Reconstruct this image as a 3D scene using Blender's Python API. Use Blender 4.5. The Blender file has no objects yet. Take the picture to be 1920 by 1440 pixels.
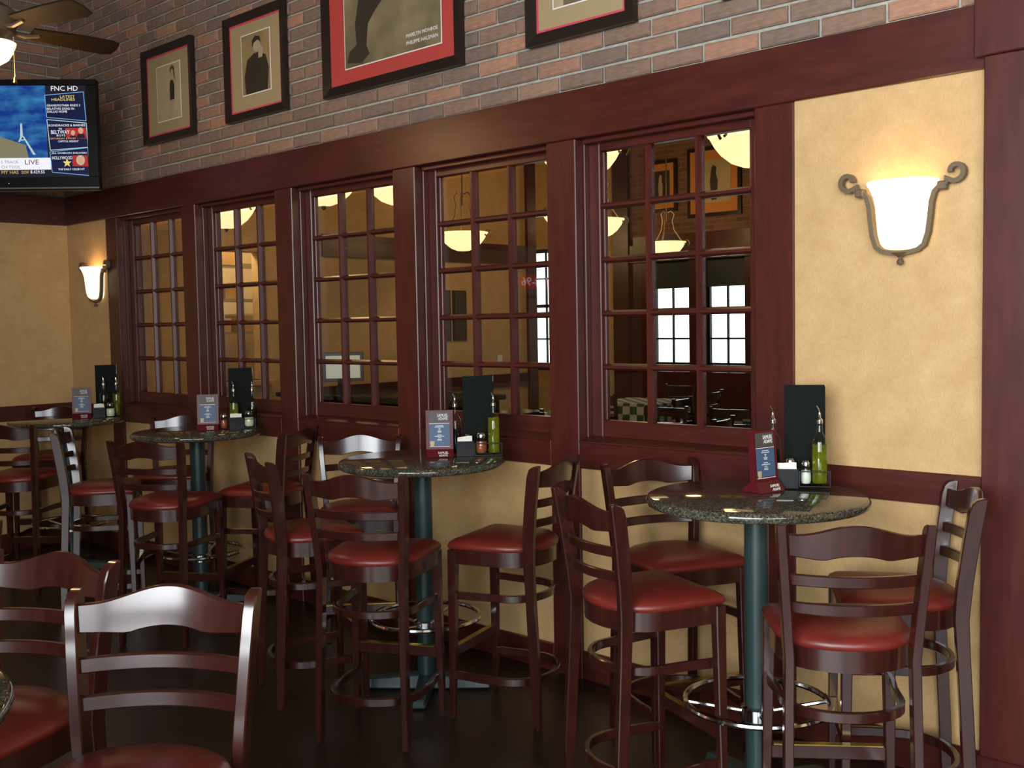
import bpy, bmesh, math, random
from mathutils import Vector, Matrix
random.seed(7)
SC = bpy.context.scene
COL = SC.collection

# ------------------------------------------------------------------ camera
# world: X runs right along the window wall, Y goes into the wall (front face Y=0), Z up
FPX, YAW, PITCH, ROLL = 1972.6, -0.7478, -0.0574, -0.0182
CAM = Vector((0, -3.7704, 1.678))
_fw = Vector((math.sin(YAW)*math.cos(PITCH), math.cos(YAW)*math.cos(PITCH), math.sin(PITCH)))
_r = Vector((math.cos(YAW), -math.sin(YAW), 0)); _u = _r.cross(_fw)
_r2 = math.cos(ROLL)*_r + math.sin(ROLL)*_u; _u2 = -math.sin(ROLL)*_r + math.cos(ROLL)*_u
cd = bpy.data.cameras.new('camera'); cam = bpy.data.objects.new('camera', cd); COL.objects.link(cam)
cd.sensor_width = 36; cd.lens = 36*FPX/1920; cd.clip_start = .05; cd.clip_end = 200
M3 = Matrix((_r2, _u2, -_fw)).transposed()
cam.matrix_world = Matrix.Translation(CAM) @ M3.to_4x4()
SC.camera = cam
def ray(px, py): return _r2*((px-960)/FPX) + _u2*((720-py)/FPX) + _fw
def at(px, py, Z):
    d = ray(px, py); return CAM + d*((Z-CAM.z)/d.z)

# ------------------------------------------------------------------ world, lights, exposure
w = bpy.data.worlds.new('sky'); SC.world = w; w.use_nodes = True
w.node_tree.nodes['Background'].inputs[0].default_value = (.86, .94, 1, 1)
w.node_tree.nodes['Background'].inputs[1].default_value = 4.0
SC.view_settings.view_transform = 'Standard'; SC.view_settings.look = 'None'
SC.view_settings.exposure = 0.0; SC.view_settings.gamma = 1.0; SC.view_settings.use_curve_mapping = False
def area(name, loc, direction, sx, sy, power, col):
    l = bpy.data.lights.new(name, 'AREA'); l.shape = 'RECTANGLE'; l.size = sx; l.size_y = sy; l.energy = power; l.color = col
    o = bpy.data.objects.new(name, l); COL.objects.link(o); o.location = loc
    o.rotation_euler = Vector(direction).to_track_quat('-Z', 'Y').to_euler(); return o
def point(name, loc, power, col, r=.05):
    l = bpy.data.lights.new(name, 'POINT'); l.energy = power; l.color = col; l.shadow_soft_size = r
    o = bpy.data.objects.new(name, l); COL.objects.link(o); o.location = loc; return o
DAY = (.93, .97, 1.0); WARM = (1.0, .62, .28)
area('daylight_right_window', (3.42, -5.5, 2.5), (-1, 0, 0), 3.4, 3.2, 150, DAY)
area('daylight_front_window', (.9, -7.42, 2.5), (0, 1, 0), 4.6, 3.2, 345, DAY).data.spread = math.radians(120)

# ------------------------------------------------------------------ materials
MATS = {}
def new_mat(name):
    m = bpy.data.materials.new(name); m.use_nodes = True; nt = m.node_tree
    return m, nt, nt.nodes['Principled BSDF']
def setp(b, **k):
    for a, v in k.items():
        i = b.inputs.get(a.replace('_', ' '))
        if i is not None: i.default_value = v
def col4(c): return (c[0], c[1], c[2], 1)
def coords(nt, scale=(1, 1, 1), kind='Object'):
    tc = nt.nodes.new('ShaderNodeTexCoord'); mp = nt.nodes.new('ShaderNodeMapping')
    mp.inputs['Scale'].default_value = scale; nt.links.new(tc.outputs[kind], mp.inputs['Vector']); return mp.outputs[0]
def ramp(nt, fac, stops):
    r = nt.nodes.new('ShaderNodeValToRGB'); e = r.color_ramp.elements
    e[0].position, e[0].color = stops[0][0], col4(stops[0][1]); e[1].position, e[1].color = stops[-1][0], col4(stops[-1][1])
    for p_, c_ in stops[1:-1]:
        n = e.new(p_); n.color = col4(c_)
    nt.links.new(fac, r.inputs[0]); return r.outputs[0]
def noise(nt, vec, scale, detail=4, rough=.55):
    n = nt.nodes.new('ShaderNodeTexNoise'); n.inputs['Scale'].default_value = scale
    n.inputs['Detail'].default_value = detail; n.inputs['Roughness'].default_value = rough
    nt.links.new(vec, n.inputs['Vector']); return n.outputs[0]
def bump(nt, b, h, strength=.1, dist=.01):
    n = nt.nodes.new('ShaderNodeBump'); n.inputs['Strength'].default_value = strength; n.inputs['Distance'].default_value = dist
    nt.links.new(h, n.inputs['Height']); nt.links.new(n.outputs[0], b.inputs['Normal'])
def plain(name, c, rough=.5, metal=0, **k):
    m, nt, b = new_mat(name); setp(b, Base_Color=col4(c), Roughness=rough, Metallic=metal, **k); MATS[name] = m; return m
def grain(name, c1, c2, rough=.3, scale=(18, 18, 2), coat=0, spec=.5):
    m, nt, b = new_mat(name); v = coords(nt, scale); f = noise(nt, v, 3.0, 6, .65)
    nt.links.new(ramp(nt, f, [(.3, c1), (.7, c2)]), b.inputs['Base Color']); setp(b, Roughness=rough, Coat_Weight=coat, Coat_Roughness=.15, Specular_IOR_Level=spec)
    MATS[name] = m; return m
def glow(name, c, strength):
    m, nt, b = new_mat(name); setp(b, Base_Color=col4(c), Roughness=.4, Emission_Color=col4(c), Emission_Strength=strength); MATS[name] = m; return m

WOOD = grain('mahogany_wood', (.020, .0043, .0032), (.045, .0098, .0066), .24, (16, 16, 2), coat=.7)
TRIM = grain('mahogany_trim', (.046, .0085, .0060), (.082, .0160, .0105), .34, (9, 9, 1.4))
TRIMH = grain('mahogany_trim_horizontal', (.046, .0085, .0060), (.082, .0160, .0105), .34, (1.4, 9, 9))
FLOOR = grain('dark_floor', (.012, .005, .004), (.032, .013, .009), .38, (1.2, 9, 9))
VINYL = None
def mk_vinyl():
    m, nt, b = new_mat('red_vinyl'); v = coords(nt); f = noise(nt, v, 9, 3)
    nt.links.new(ramp(nt, f, [(.3, (.112, .0115, .009)), (.75, (.155, .0175, .0115))]), b.inputs['Base Color'])
    setp(b, Roughness=.36, Specular_IOR_Level=.5); bump(nt, b, noise(nt, v, 420, 2), .12, .002); return m
VINYL = mk_vinyl()
def mk_tan():
    m, nt, b = new_mat('tan_wallcovering'); v = coords(nt); v2 = coords(nt, (70, 70, 26))
    a = ramp(nt, noise(nt, v, 7, 6, .7), [(.25, (.46, .283, .118)), (.75, (.59, .390, .182))])
    s = ramp(nt, noise(nt, v2, 2.2, 5, .7), [(.30, (.90, .90, .90)), (.72, (1.07, 1.07, 1.07))])
    mx = nt.nodes.new('ShaderNodeMix'); mx.data_type = 'RGBA'; mx.blend_type = 'MULTIPLY'; mx.inputs[0].default_value = 1
    nt.links.new(a, mx.inputs[6]); nt.links.new(s, mx.inputs[7]); nt.links.new(mx.outputs[2], b.inputs['Base Color'])
    setp(b, Roughness=.62, Specular_IOR_Level=.3); bump(nt, b, noise(nt, v2, 3, 4), .15, .003); return m
TAN = mk_tan()
def mk_brick(name, island):
    m, nt, b = new_mat(name)
    if island: rnd = nt.nodes.new('ShaderNodeNewGeometry').outputs['Random Per Island']
    else: rnd = nt.nodes.new('ShaderNodeObjectInfo').outputs['Random']
    c = ramp(nt, rnd, [(0, (.175, .125, .096)), (.25, (.245, .145, .102)), (.5, (.205, .140, .106)), (.72, (.29, .162, .11)), (.88, (.40, .205, .13)), (1, (.225, .152, .115))])
    v = coords(nt, kind='Generated' if not island else 'Object'); n_ = noise(nt, v, 5 if not island else 26, 5, .7)
    s = ramp(nt, n_, [(.3, (.68, .70, .70)), (.7, (1.18, 1.15, 1.12))])
    mx = nt.nodes.new('ShaderNodeMix'); mx.data_type = 'RGBA'; mx.blend_type = 'MULTIPLY'; mx.inputs[0].default_value = 1
    nt.links.new(c, mx.inputs[6]); nt.links.new(s, mx.inputs[7]); nt.links.new(mx.outputs[2], b.inputs['Base Color'])
    setp(b, Roughness=.85); bump(nt, b, n_, .5, .01); return m
BRICK, BRICKS = mk_brick('brick', False), mk_brick('brick_field', True)
def mk_mortar():
    m, nt, b = new_mat('mortar'); v = coords(nt)
    nt.links.new(ramp(nt, noise(nt, v, 30, 4), [(.3, (.26, .265, .225)), (.7, (.38, .385, .33))]), b.inputs['Base Color']); setp(b, Roughness=.95); return m
MORTAR = mk_mortar()
def mk_fbrick():
    m, nt, b = new_mat('distant_brick'); v = coords(nt)
    sx = nt.nodes.new('ShaderNodeSeparateXYZ'); cx = nt.nodes.new('ShaderNodeCombineXYZ'); nt.links.new(v, sx.inputs[0])
    nt.links.new(sx.outputs[0], cx.inputs[0]); nt.links.new(sx.outputs[2], cx.inputs[1])
    t = nt.nodes.new('ShaderNodeTexBrick'); nt.links.new(cx.outputs[0], t.inputs['Vector'])
    t.inputs['Scale'].default_value = 1; t.inputs['Brick Width'].default_value = .21; t.inputs['Row Height'].default_value = .067; t.inputs['Mortar Size'].default_value = .006
    t.inputs['Color1'].default_value = (.14, .065, .04, 1); t.inputs['Color2'].default_value = (.22, .10, .06, 1); t.inputs['Mortar'].default_value = (.16, .15, .13, 1)
    nt.links.new(t.outputs[0], b.inputs['Base Color']); setp(b, Roughness=.9); return m
FBRICK = mk_fbrick()
def mk_granite():
    m, nt, b = new_mat('granite'); v = coords(nt)
    vo = nt.nodes.new('ShaderNodeTexVoronoi'); vo.inputs['Scale'].default_value = 230; nt.links.new(v, vo.inputs['Vector'])
    sx = nt.nodes.new('ShaderNodeSeparateColor'); nt.links.new(vo.outputs['Color'], sx.inputs[0])
    c = ramp(nt, sx.outputs[0], [(0, (.018, .017, .012)), (.45, (.044, .041, .028)), (.75, (.080, .077, .052)), (1, (.15, .146, .108))])
    nt.links.new(c, b.inputs['Base Color']); setp(b, Roughness=.06, Specular_IOR_Level=.55); return m
GRANITE = mk_granite()
def mk_glass(name, tint=(1, 1, 1), rough=0.0, ior=1.45):
    m = bpy.data.materials.new(name); m.use_nodes = True; nt = m.node_tree; nt.nodes.remove(nt.nodes['Principled BSDF'])
    t = nt.nodes.new('ShaderNodeBsdfTransparent'); t.inputs[0].default_value = col4(tint)
    g = nt.nodes.new('ShaderNodeBsdfGlossy'); g.inputs['Roughness'].default_value = rough
    f = nt.nodes.new('ShaderNodeFresnel'); f.inputs[0].default_value = ior
    g2 = nt.nodes.new('ShaderNodeNewGeometry'); mr = nt.nodes.new('ShaderNodeMapRange')   # same facing value on both faces of the thin sheet
    mr.inputs['To Min'].default_value = ior; mr.inputs['To Max'].default_value = 1/ior
    nt.links.new(g2.outputs['Backfacing'], mr.inputs['Value']); nt.links.new(mr.outputs[0], f.inputs[0])
    mx = nt.nodes.new('ShaderNodeMixShader'); nt.links.new(f.outputs[0], mx.inputs[0]); nt.links.new(t.outputs[0], mx.inputs[1]); nt.links.new(g.outputs[0], mx.inputs[2])
    nt.links.new(mx.outputs[0], nt.nodes['Material Output'].inputs[0]); return m
PANE = mk_glass('window_glass', (.93, .95, .93))
BOTTLE = mk_glass('bottle_glass', (.86, .92, .86), .02, 1.5)
OIL = plain('olive_oil', (.22, .215, .006), .12, Transmission_Weight=.6)
VINEGAR = plain('balsamic', (.012, .006, .005), .1)
BLACK = plain('black_plastic', (.007, .007, .007), .35, Specular_IOR_Level=.12)
BOARD = plain('black_menu_cover', (.006, .008, .007), .5, Specular_IOR_Level=.03)
IRONK = plain('black_wire', (.012, .012, .012), .3, .6)
CHROME = plain('chrome', (.75, .76, .78), .12, 1)
BRASS = plain('brass', (.62, .47, .13), .24, 1)
POLE = plain('dark_green_enamel', (.020, .040, .038), .34)
BRONZE = plain('bronze_iron', (.14, .10, .058), .5, .25)
FRAMEB = plain('dark_frame', (.020, .013, .010), .28)
FRAMEI = plain('frame_lip', (.12, .085, .04), .35)
MATRED = plain('red_mat', (.42, .045, .035), .75)
MATTAN = plain('tan_mat', (.34, .255, .13), .8)
MATORG = plain('orange_mat', (.55, .22, .05), .8)
MATPINK = plain('pink_fillet', (.55, .06, .09), .7)
WHITE = plain('white_card', (.75, .74, .68), .7)
PAPER = plain('paper_packet', (.72, .72, .62), .7)
FLAKES = plain('pepper_flakes', (.30, .055, .02), .7)
CHEESE = plain('grated_cheese', (.70, .66, .50), .8)
CERAMIC = plain('white_grains', (.72, .70, .66), .6)
SEPIA_D = plain('sepia_dark', (.030, .022, .012), .6)
SEPIA_M = plain('sepia_mid', (.14, .105, .055), .6)
SIGNRED = plain('sign_red', (.085, .008, .012), .3, Specular_IOR_Level=.18)
SIGNGREY = plain('sign_grey', (.070, .060, .056), .4, Specular_IOR_Level=.18)
SIGNBLUE = plain('sign_blue', (.055, .095, .17), .4, Specular_IOR_Level=.18)
CREAM = plain('cream_paint', (.42, .28, .12), .7)
KITW = plain('kitchen_wall', (.62, .52, .36), .6)
CARD = plain('cardboard', (.42, .30, .16), .8)
STEEL = plain('steel', (.45, .44, .40), .3, .9)
BLADE = grain('fan_blade', (.016, .010, .005), (.030, .018, .009), .7, spec=.1)
CEIL = plain('ceiling_paint', (.16, .12, .08), .9)
SHADEG = plain('window_blind', (.045, .055, .048), .8)
SHADE = glow('lamp_glass', (1.0, .80, .50), 1.9)
BOWL = glow('bowl_glass', (1.0, .70, .36), 1.6)
def mk_photo(name, a, b_):
    m, nt, b = new_mat(name); f = noise(nt, coords(nt), 2.4, 3)
    nt.links.new(ramp(nt, f, [(.32, a), (.68, b_)]), b.inputs['Base Color']); setp(b, Roughness=.5); return m
PH_SEPIA = mk_photo('sepia_print', (.07, .053, .026), (.30, .24, .13))
PH_PALE = mk_photo('pale_print', (.34, .27, .15), (.50, .42, .26))
PH_OCHRE = mk_photo('ochre_print', (.20, .13, .05), (.36, .25, .11))
def mk_check():
    m, nt, b = new_mat('green_check'); c = nt.nodes.new('ShaderNodeTexChecker'); c.inputs['Scale'].default_value = 11
    nt.links.new(coords(nt), c.inputs[0]); c.inputs[1].default_value = (.02, .075, .045, 1); c.inputs[2].default_value = (.55, .52, .42, 1)
    nt.links.new(c.outputs[0], b.inputs['Base Color']); setp(b, Roughness=.8); return m
CHECK = mk_check()

# ------------------------------------------------------------------ mesh helpers
class MB:
    def __init__(s): s.v, s.f = [], []
    def add(s, vs, fs):
        n = len(s.v); s.v += [tuple(v) for v in vs]; s.f += [tuple(i+n for i in f) for f in fs]; return s
    def box(s, x0, x1, y0, y1, z0, z1):
        vs = [(x, y, z) for z in (z0, z1) for y in (y0, y1) for x in (x0, x1)]
        return s.add(vs, [(0, 2, 3, 1), (4, 5, 7, 6), (0, 1, 5, 4), (2, 6, 7, 3), (0, 4, 6, 2), (1, 3, 7, 5)])
    def sweep(s, secs, cap=True):
        n = len(secs[0]); vs = [v for q in secs for v in q]; fs = []
        for i in range(len(secs)-1):
            for j in range(n):
                k = (j+1) % n; fs.append((i*n+j, i*n+k, (i+1)*n+k, (i+1)*n+j))
        if cap: fs += [tuple(range(n))[::-1], tuple((len(secs)-1)*n+j for j in range(n))]
        return s.add(vs, fs)
    def tube(s, pts, r, n=8, cap=True, closed=False):
        pts = [Vector(p) for p in pts]; m = len(pts); rs = r if isinstance(r, (list, tuple)) else [r]*m; secs = []; ref = None
        for i, p in enumerate(pts):
            a = pts[(i-1) % m] if (closed or i) else p; b = pts[(i+1) % m] if (closed or i < m-1) else p
            t = (b-a).normalized()
            if ref is None: ref = Vector((0, 0, 1)) if abs(t.z) < .9 else Vector((1, 0, 0))
            u = (ref - t*ref.dot(t)).normalized(); w_ = t.cross(u); ref = u
            secs.append([p + (u*math.cos(2*math.pi*j/n) + w_*math.sin(2*math.pi*j/n))*rs[i] for j in range(n)])
        if closed: secs.append(secs[0]); cap = False
        return s.sweep(secs, cap)
    def lathe(s, prof, n=24, c=(0, 0, 0), sx=1, sy=1, a0=0, a1=2*math.pi):
        full = abs(a1-a0-2*math.pi) < 1e-6; k = n if full else n+1; vs = []; fs = []
        for r, z in prof:
            for j in range(k):
                a = a0+(a1-a0)*j/n; vs.append((c[0]+r*math.cos(a)*sx, c[1]+r*math.sin(a)*sy, c[2]+z))
        for i in range(len(prof)-1):
            for j in range(n):
                q = (j+1) % k; fs.append((i*k+j, i*k+q, (i+1)*k+q, (i+1)*k+j))
        return s.add(vs, fs)
    def prism(s, poly, f0, f1):   # poly of 2D points, f0/f1 map (a,b) to 3D
        n = len(poly); vs = [f0(*p) for p in poly]+[f1(*p) for p in poly]
        return s.add(vs, [tuple(range(n))[::-1], tuple(range(n, 2*n))]+[(i, (i+1) % n, n+(i+1) % n, n+i) for i in range(n)])
    def mesh(s, name, mat, smooth=False, bevel=0, seg=1):
        me = bpy.data.meshes.new(name); me.from_pydata(s.v, [], s.f); bm = bmesh.new(); bm.from_mesh(me)
        bmesh.ops.remove_doubles(bm, verts=bm.verts, dist=1e-5)
        bmesh.ops.recalc_face_normals(bm, faces=bm.faces)
        if bevel:
            es = [e for e in bm.edges if len(e.link_faces) == 2 and e.calc_face_angle(0) > .6]
            bmesh.ops.bevel(bm, geom=es, offset=bevel, segments=seg, affect='EDGES', clamp_overlap=True)
        bm.to_mesh(me); bm.free(); me.materials.append(mat)
        if smooth:
            for p in me.polygons: p.use_smooth = True
            try: me.set_sharp_from_angle(angle=math.radians(40))
            except Exception: pass
        return me
    def build(s, name, mat, parent=None, smooth=False, bevel=0, seg=1, loc=None):
        return link(name, s.mesh(name, mat, smooth, bevel, seg), parent, loc)
def link(name, me, parent=None, loc=None):
    o = bpy.data.objects.new(name, me); COL.objects.link(o)
    if parent is not None: o.parent = parent
    if loc is not None: o.location = loc
    return o
def empty(name, loc=(0, 0, 0), rz=0, parent=None):
    o = bpy.data.objects.new(name, None); COL.objects.link(o); o.empty_display_size = .1
    o.location = loc; o.rotation_euler = (0, 0, rz)
    if parent is not None: o.parent = parent
    return o
def tag(o, label, cat, group=None):
    o['label'] = label; o['category'] = cat
    if group: o['group'] = group
    return o
def struct(o, label=None, cat=None):
    o['kind'] = 'structure'
    if label: o['label'] = label
    if cat: o['category'] = cat
    return o
def copy_tree(o, parent=None):
    c = o.copy(); COL.objects.link(c)
    if parent is not None: c.parent = parent
    for ch in list(o.children): copy_tree(ch, c)
    return c
def bx(name, mat, parent, *d, bevel=0): return MB().box(*d).build(name, mat, parent, bevel=bevel)
_tc = {}
def text(s, x, z, wdt, hgt, mat, parent, y=-.002, name='lettering', align='L', slant=0, flip=False):
    """flat lettering in the parent's local xz plane, fitted in width wdt and cap height hgt, lower left corner x,z"""
    cu = bpy.data.curves.new('t', 'FONT'); cu.body = s; cu.size = 1; cu.resolution_u = 2; cu.extrude = .004
    to = bpy.data.objects.new('t', cu); COL.objects.link(to); bpy.context.view_layer.update()
    dg = bpy.context.evaluated_depsgraph_get(); me = bpy.data.meshes.new_from_object(to.evaluated_get(dg))
    bpy.data.objects.remove(to); bpy.data.curves.remove(cu)
    xs = [v.co.x for v in me.vertices]; ys = [v.co.y for v in me.vertices]
    x0, x1, y0, y1 = min(xs), max(xs), min(ys), max(ys)
    for v in me.vertices:
        a = (v.co.x-x0)/(x1-x0)*wdt; b_ = (v.co.y-y0)/(y1-y0)*hgt
        if flip: a = wdt-a
        v.co = (x+a+slant*b_, y+v.co.z*.1, z+b_)
    me.name = name; me.materials.clear(); me.materials.append(mat)
    return link(name, me, parent)

# ------------------------------------------------------------------ room shell
H = 4.4; HB0, HB1 = 2.515, 2.735; RB0, RB1 = 1.0, 1.115; BB = .137
XL, XR, YF = -8.3, 3.5, -7.5
struct(bx('floor', FLOOR, None, -16, XR, YF, 14, -.1, 0))
struct(bx('ceiling', CEIL, None, -16, XR, YF, 14, H, H+.1))
wb = struct(empty('wall_back'))
XC = -1.27
bx('mortar_bed', MORTAR, wb, XL, XC, .012, .2, HB1, H)
bx('tan_panel', TAN, wb, XC-.72, XC, .012, .2, RB1-.005, HB0+.005)
bx('tan_panel', TAN, wb, XL, -7.63, .012, .2, RB1-.005, HB0+.005)
struct(bx('trim_1', TRIMH, None, XL, XC+.01, -.006, .2, HB0, HB1, bevel=.004))
posts = [(-2.16, -1.99)] + [(-2.16-1.095*i, -1.985-1.095*i) for i in range(1, 5)] + [(-7.63, -7.46)]
for i, (a, b) in enumerate(posts):
    struct(bx('trim_%d' % (i+2), TRIM, None, a, b, 0, .2, 0, HB0, bevel=.004))
edges = [XC] + [v for pr_ in posts for v in (pr_[1], pr_[0])] + [XL]
k = 8
for i in range(0, len(edges), 2):
    b, a = edges[i], edges[i+1]
    bx('tan_panel', TAN, wb, a, b, .016, .2, BB-.005, RB0+.005)
    top = RB1 if i in (0, len(edges)-2) else 1.122
    struct(bx('trim_%d' % k, TRIMH, None, a, b, -.002 if i in (0, len(edges)-2) else .004, .2, RB0, top, bevel=.004)); k += 1
    struct(bx('baseboard_back' if i == 0 else 'baseboard_back_%d' % (i//2+1), TRIMH, None, a, b, .002, .2, 0, BB, bevel=.005))
# right-hand wood pilaster
pl = struct(empty('trim_20'))
bx('pilaster_board', TRIM, pl, XC, -.35, -.03, .2, 0, 2.55, bevel=.004)
bx('pilaster_cap', TRIM, pl, XC-.03, -.35, -.042, .2, 2.55, H, bevel=.004)
bx('plinth', TRIM, pl, XC-.005, -.35, -.045, -.03, 0, .14, bevel=.004)
wr2 = struct(empty('wall_back_right'))
bx('tan_panel', TAN, wr2, -.35, XR, .012, .2, 0, H)
# left wall
wl = struct(empty('wall_left'))
bx('tan_panel', TAN, wl, XL-.2, XL, YF, .2, 0, HB0)
bx('mortar_bed', MORTAR, wl, XL-.2, XL-.012, YF, .2, HB1, H)
struct(bx('trim_21', TRIMH, None, XL-.2, XL+.02, YF, 0, HB0, HB1, bevel=.004))
struct(bx('trim_22', TRIMH, None, XL-.1, XL+.018, YF, 0, RB0, RB1, bevel=.004))
struct(bx('baseboard_left', TRIMH, None, XL-.1, XL+.018, YF, 0, 0, BB, bevel=.004))
# walls behind the camera, with window openings that let the daylight in; dark brick picked to cut bounced fill
wf = struct(empty('wall_front'))
for d in ((XL-.2, XR, YF-.2, YF, 0, .9), (XL-.2, XR, YF-.2, YF, 4.1, H), (XL-.2, -1.4, YF-.2, YF, .9, 4.1), (3.2, XR, YF-.2, YF, .9, 4.1)):
    bx('wall_panel', FBRICK, wf, *d)
wr = struct(empty('wall_right'))
for d in ((XR, XR+.2, YF, .2, 0, .9), (XR, XR+.2, YF, .2, 4.1, H), (XR, XR+.2, YF, -7.2, .9, 4.1), (XR, XR+.2, -3.8, .2, .9, 4.1)):
    bx('wall_panel', FBRICK, wr, *d)

# ------------------------------------------------------------------ bricks
BL_, BH_, BP, RP = .246, .066, .258, .078
def brick_verts(rnd):
    j = lambda s: rnd.uniform(-s, s)
    x0, x1, z0, z1 = -BL_/2, BL_/2, -BH_/2, BH_/2; ins = .008
    back = [(x0, .0, z0), (x1, .0, z0), (x1, .0, z1), (x0, .0, z1)]
    mid = [(x0+j(.002), -.011, z0+j(.002)), (x1+j(.002), -.011, z0+j(.002)), (x1+j(.002), -.011, z1+j(.002)), (x0+j(.002), -.011, z1+j(.002))]
    fr = [(x0+ins+j(.002), -.016+j(.002), z0+ins+j(.002)), (x1-ins+j(.003), -.016+j(.002), z0+ins+j(.002)), (x1-ins+j(.003), -.016+j(.002), z1-ins+j(.002)), (x0+ins+j(.003), -.016+j(.002), z1-ins+j(.002))]
    fs = [(8, 9, 10, 11)] + [(a+i, a+(i+1) % 4, b+(i+1) % 4, b+i) for a, b in ((0, 4), (4, 8)) for i in range(4)]
    return back+mid+fr, fs
rb = random.Random(3)
variants = []
for i in range(6):
    v, f = brick_verts(rb); variants.append(MB().add(v, f).mesh('brick', BRICK))
def frame_px(P):
    d = Vector(P)-CAM; z = d.dot(_fw)
    if z < .1: return None
    return (960+FPX*d.dot(_r2)/z, 720-FPX*d.dot(_u2)/z, FPX/z)
def lay_bricks(wall, x0, x1, place, rot, yaxis):
    spots = []; row = 0; z = HB1+.006+BH_/2
    while z+BH_/2 < H:
        x = x0+.1-(BP/2 if row % 2 else 0)
        while x < x1+.1:
            a, b = max(x-BL_/2, x0+.004), min(x+BL_/2, x1-.004)
            if b-a > .03: spots.append(((a+b)/2, z+rb.uniform(-.001, .001), (b-a)/BL_))
            x += BP
        z += RP; row += 1
    seen = []
    for s in spots:
        q = frame_px(place(s[0], s[1]))
        seen.append((q[2] if q and -30 < q[0] < 1950 and -25 < q[1] < 1440 else -1, s))
    seen.sort(key=lambda t: -t[0])
    stuff = MB()
    for n_, (sc_, s) in enumerate(seen):
        P = place(s[0], s[1])
        if sc_ > 0 and n_ < 300:
            o = link('brick', variants[rb.randrange(6)], wall, P); o.rotation_euler = (0, 0, rot); o.scale = (s[2], 1, 1)
        else:
            v, f = brick_verts(rb); c, s_ = math.cos(rot), math.sin(rot)
            stuff.add([(P[0]+c*a*s[2]-s_*b, P[1]+s_*a*s[2]+c*b, P[2]+e) for a, b, e in v], f)
    o = stuff.build('brick_field', BRICKS, wall); o['kind'] = 'stuff'
lay_bricks(wb, XL, XC, lambda x, z: (x, .014, z), 0, 0)
lay_bricks(wl, -6.0, 0, lambda y, z: (XL-.014, y, z), math.pi/2, 1)

# ------------------------------------------------------------------ windows of the partition wall
GX0, GX1, GZ0, GZ1 = .07, .85, 1.222, 2.458   # glass limits, x measured from the opening's left edge
def muntin_prof(vert, c, lo, hi, y0, y1, wf_, wb_):
    m = MB(); a, b = wf_/2, wb_/2; ym = y0+(y1-y0)*.45
    sec = [(-b, y1), (-b, ym), (-a, y0), (a, y0), (b, ym), (b, y1)]
    if vert: m.sweep([[(c+u, y, lo) for u, y in sec], [(c+u, y, hi) for u, y in sec]])
    else: m.sweep([[(lo, y, c+u) for u, y in sec], [(hi, y, c+u) for u, y in sec]])
    return m
def make_window(n, x):
    t = struct(empty('window_%d' % n, (x, 0, 0)))
    Y0, Y1 = .09, .135; W = .92
    for a, b in ((0, GX0), (GX1, W)): bx('stile', TRIM, t, a, b, Y0, Y1, 1.122, HB0, bevel=.004)
    bx('rail', TRIMH, t, GX0, GX1, Y0, Y1, 1.14, GZ0, bevel=.004); bx('rail', TRIMH, t, GX0, GX1, Y0, Y1, GZ1, HB0, bevel=.004)
    # sill sloping out to the wall face, jamb stop
    MB().prism([(.0, 1.122), (.09, 1.122), (.09, 1.147), (0, 1.128)], lambda y, z: (0, y, z), lambda y, z: (W, y, z)).build('sill', TRIMH, t)
    bx('jamb_stop', TRIM, t, 0, .012, .055, Y0, 1.14, HB0, bevel=.003); bx('jamb_stop', TRIM, t, W-.012, W, .055, Y0, 1.14, HB0, bevel=.003)
    bx('head_stop', TRIMH, t, .012, W-.012, .04, Y0, HB0-.022, HB0, bevel=.003)
    pw, ph = (GX1-GX0)/3, (GZ1-GZ0)/5
    for i in (1, 2): muntin_prof(True, GX0+pw*i, GZ0, GZ1, Y0+.002, Y1, .012, .030).build('muntin', TRIM, t)
    for j in (1, 2, 3, 4): muntin_prof(False, GZ0+ph*j, GX0, GX1, Y0+.003, Y1, .012, .030).build('muntin', TRIMH, t)
    # glazing beads along the frame
    for a, b in ((GX0, GX0+.014), (GX1-.014, GX1)):
        bx('bead', TRIM, t, a, b, Y0+.018, Y1, GZ0, GZ1, bevel=.003)
    pm = MB().box(-pw/2+.016, pw/2-.016, 0, .004, -ph/2+.016, ph/2-.016).mesh('pane', PANE)
    for i in range(3):
        for j in range(5): link('pane', pm, t, (GX0+pw*(i+.5), .121, GZ0+ph*(j+.5)))
    return t
for i in range(5): make_window(i+1, posts[i+1][1])

# ------------------------------------------------------------------ bar stools
def seat_outline(k=1.0, n=10, y0=-.205, yf=.205, wx=.208):
    pts = [(-wx*k, yf*k-.018), (-wx*k+.006, yf*k-.005), (-wx*k+.02, yf*k)]
    pts += [(wx*k-.02, yf*k), (wx*k-.006, yf*k-.005), (wx*k, yf*k-.018)]
    pts.append((wx*k*.985, .05))
    for i in range(n+1):
        a = math.pi*i/n; pts.append((wx*k*.97*math.cos(a), -.02 + (y0+.02)*k*math.sin(a)**.85 if 0 < i < n else -.02))
    pts.append((-wx*k*.985, .05))
    return pts
def post_y(z):
    T = [(0, -.205), (.25, -.196), (.5, -.182), (.70, -.172), (.80, -.177), (.95, -.195), (1.1, -.217)]
    for (a, b), (c, d) in zip(T, T[1:]):
        if z <= c: return b+(d-b)*(z-a)/(c-a)
    return T[-1][1]
def post_x(z): return .186-.010*min(z, .7)/.7 if z < .7 else .176+(z-.7)/.4*.029
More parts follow.
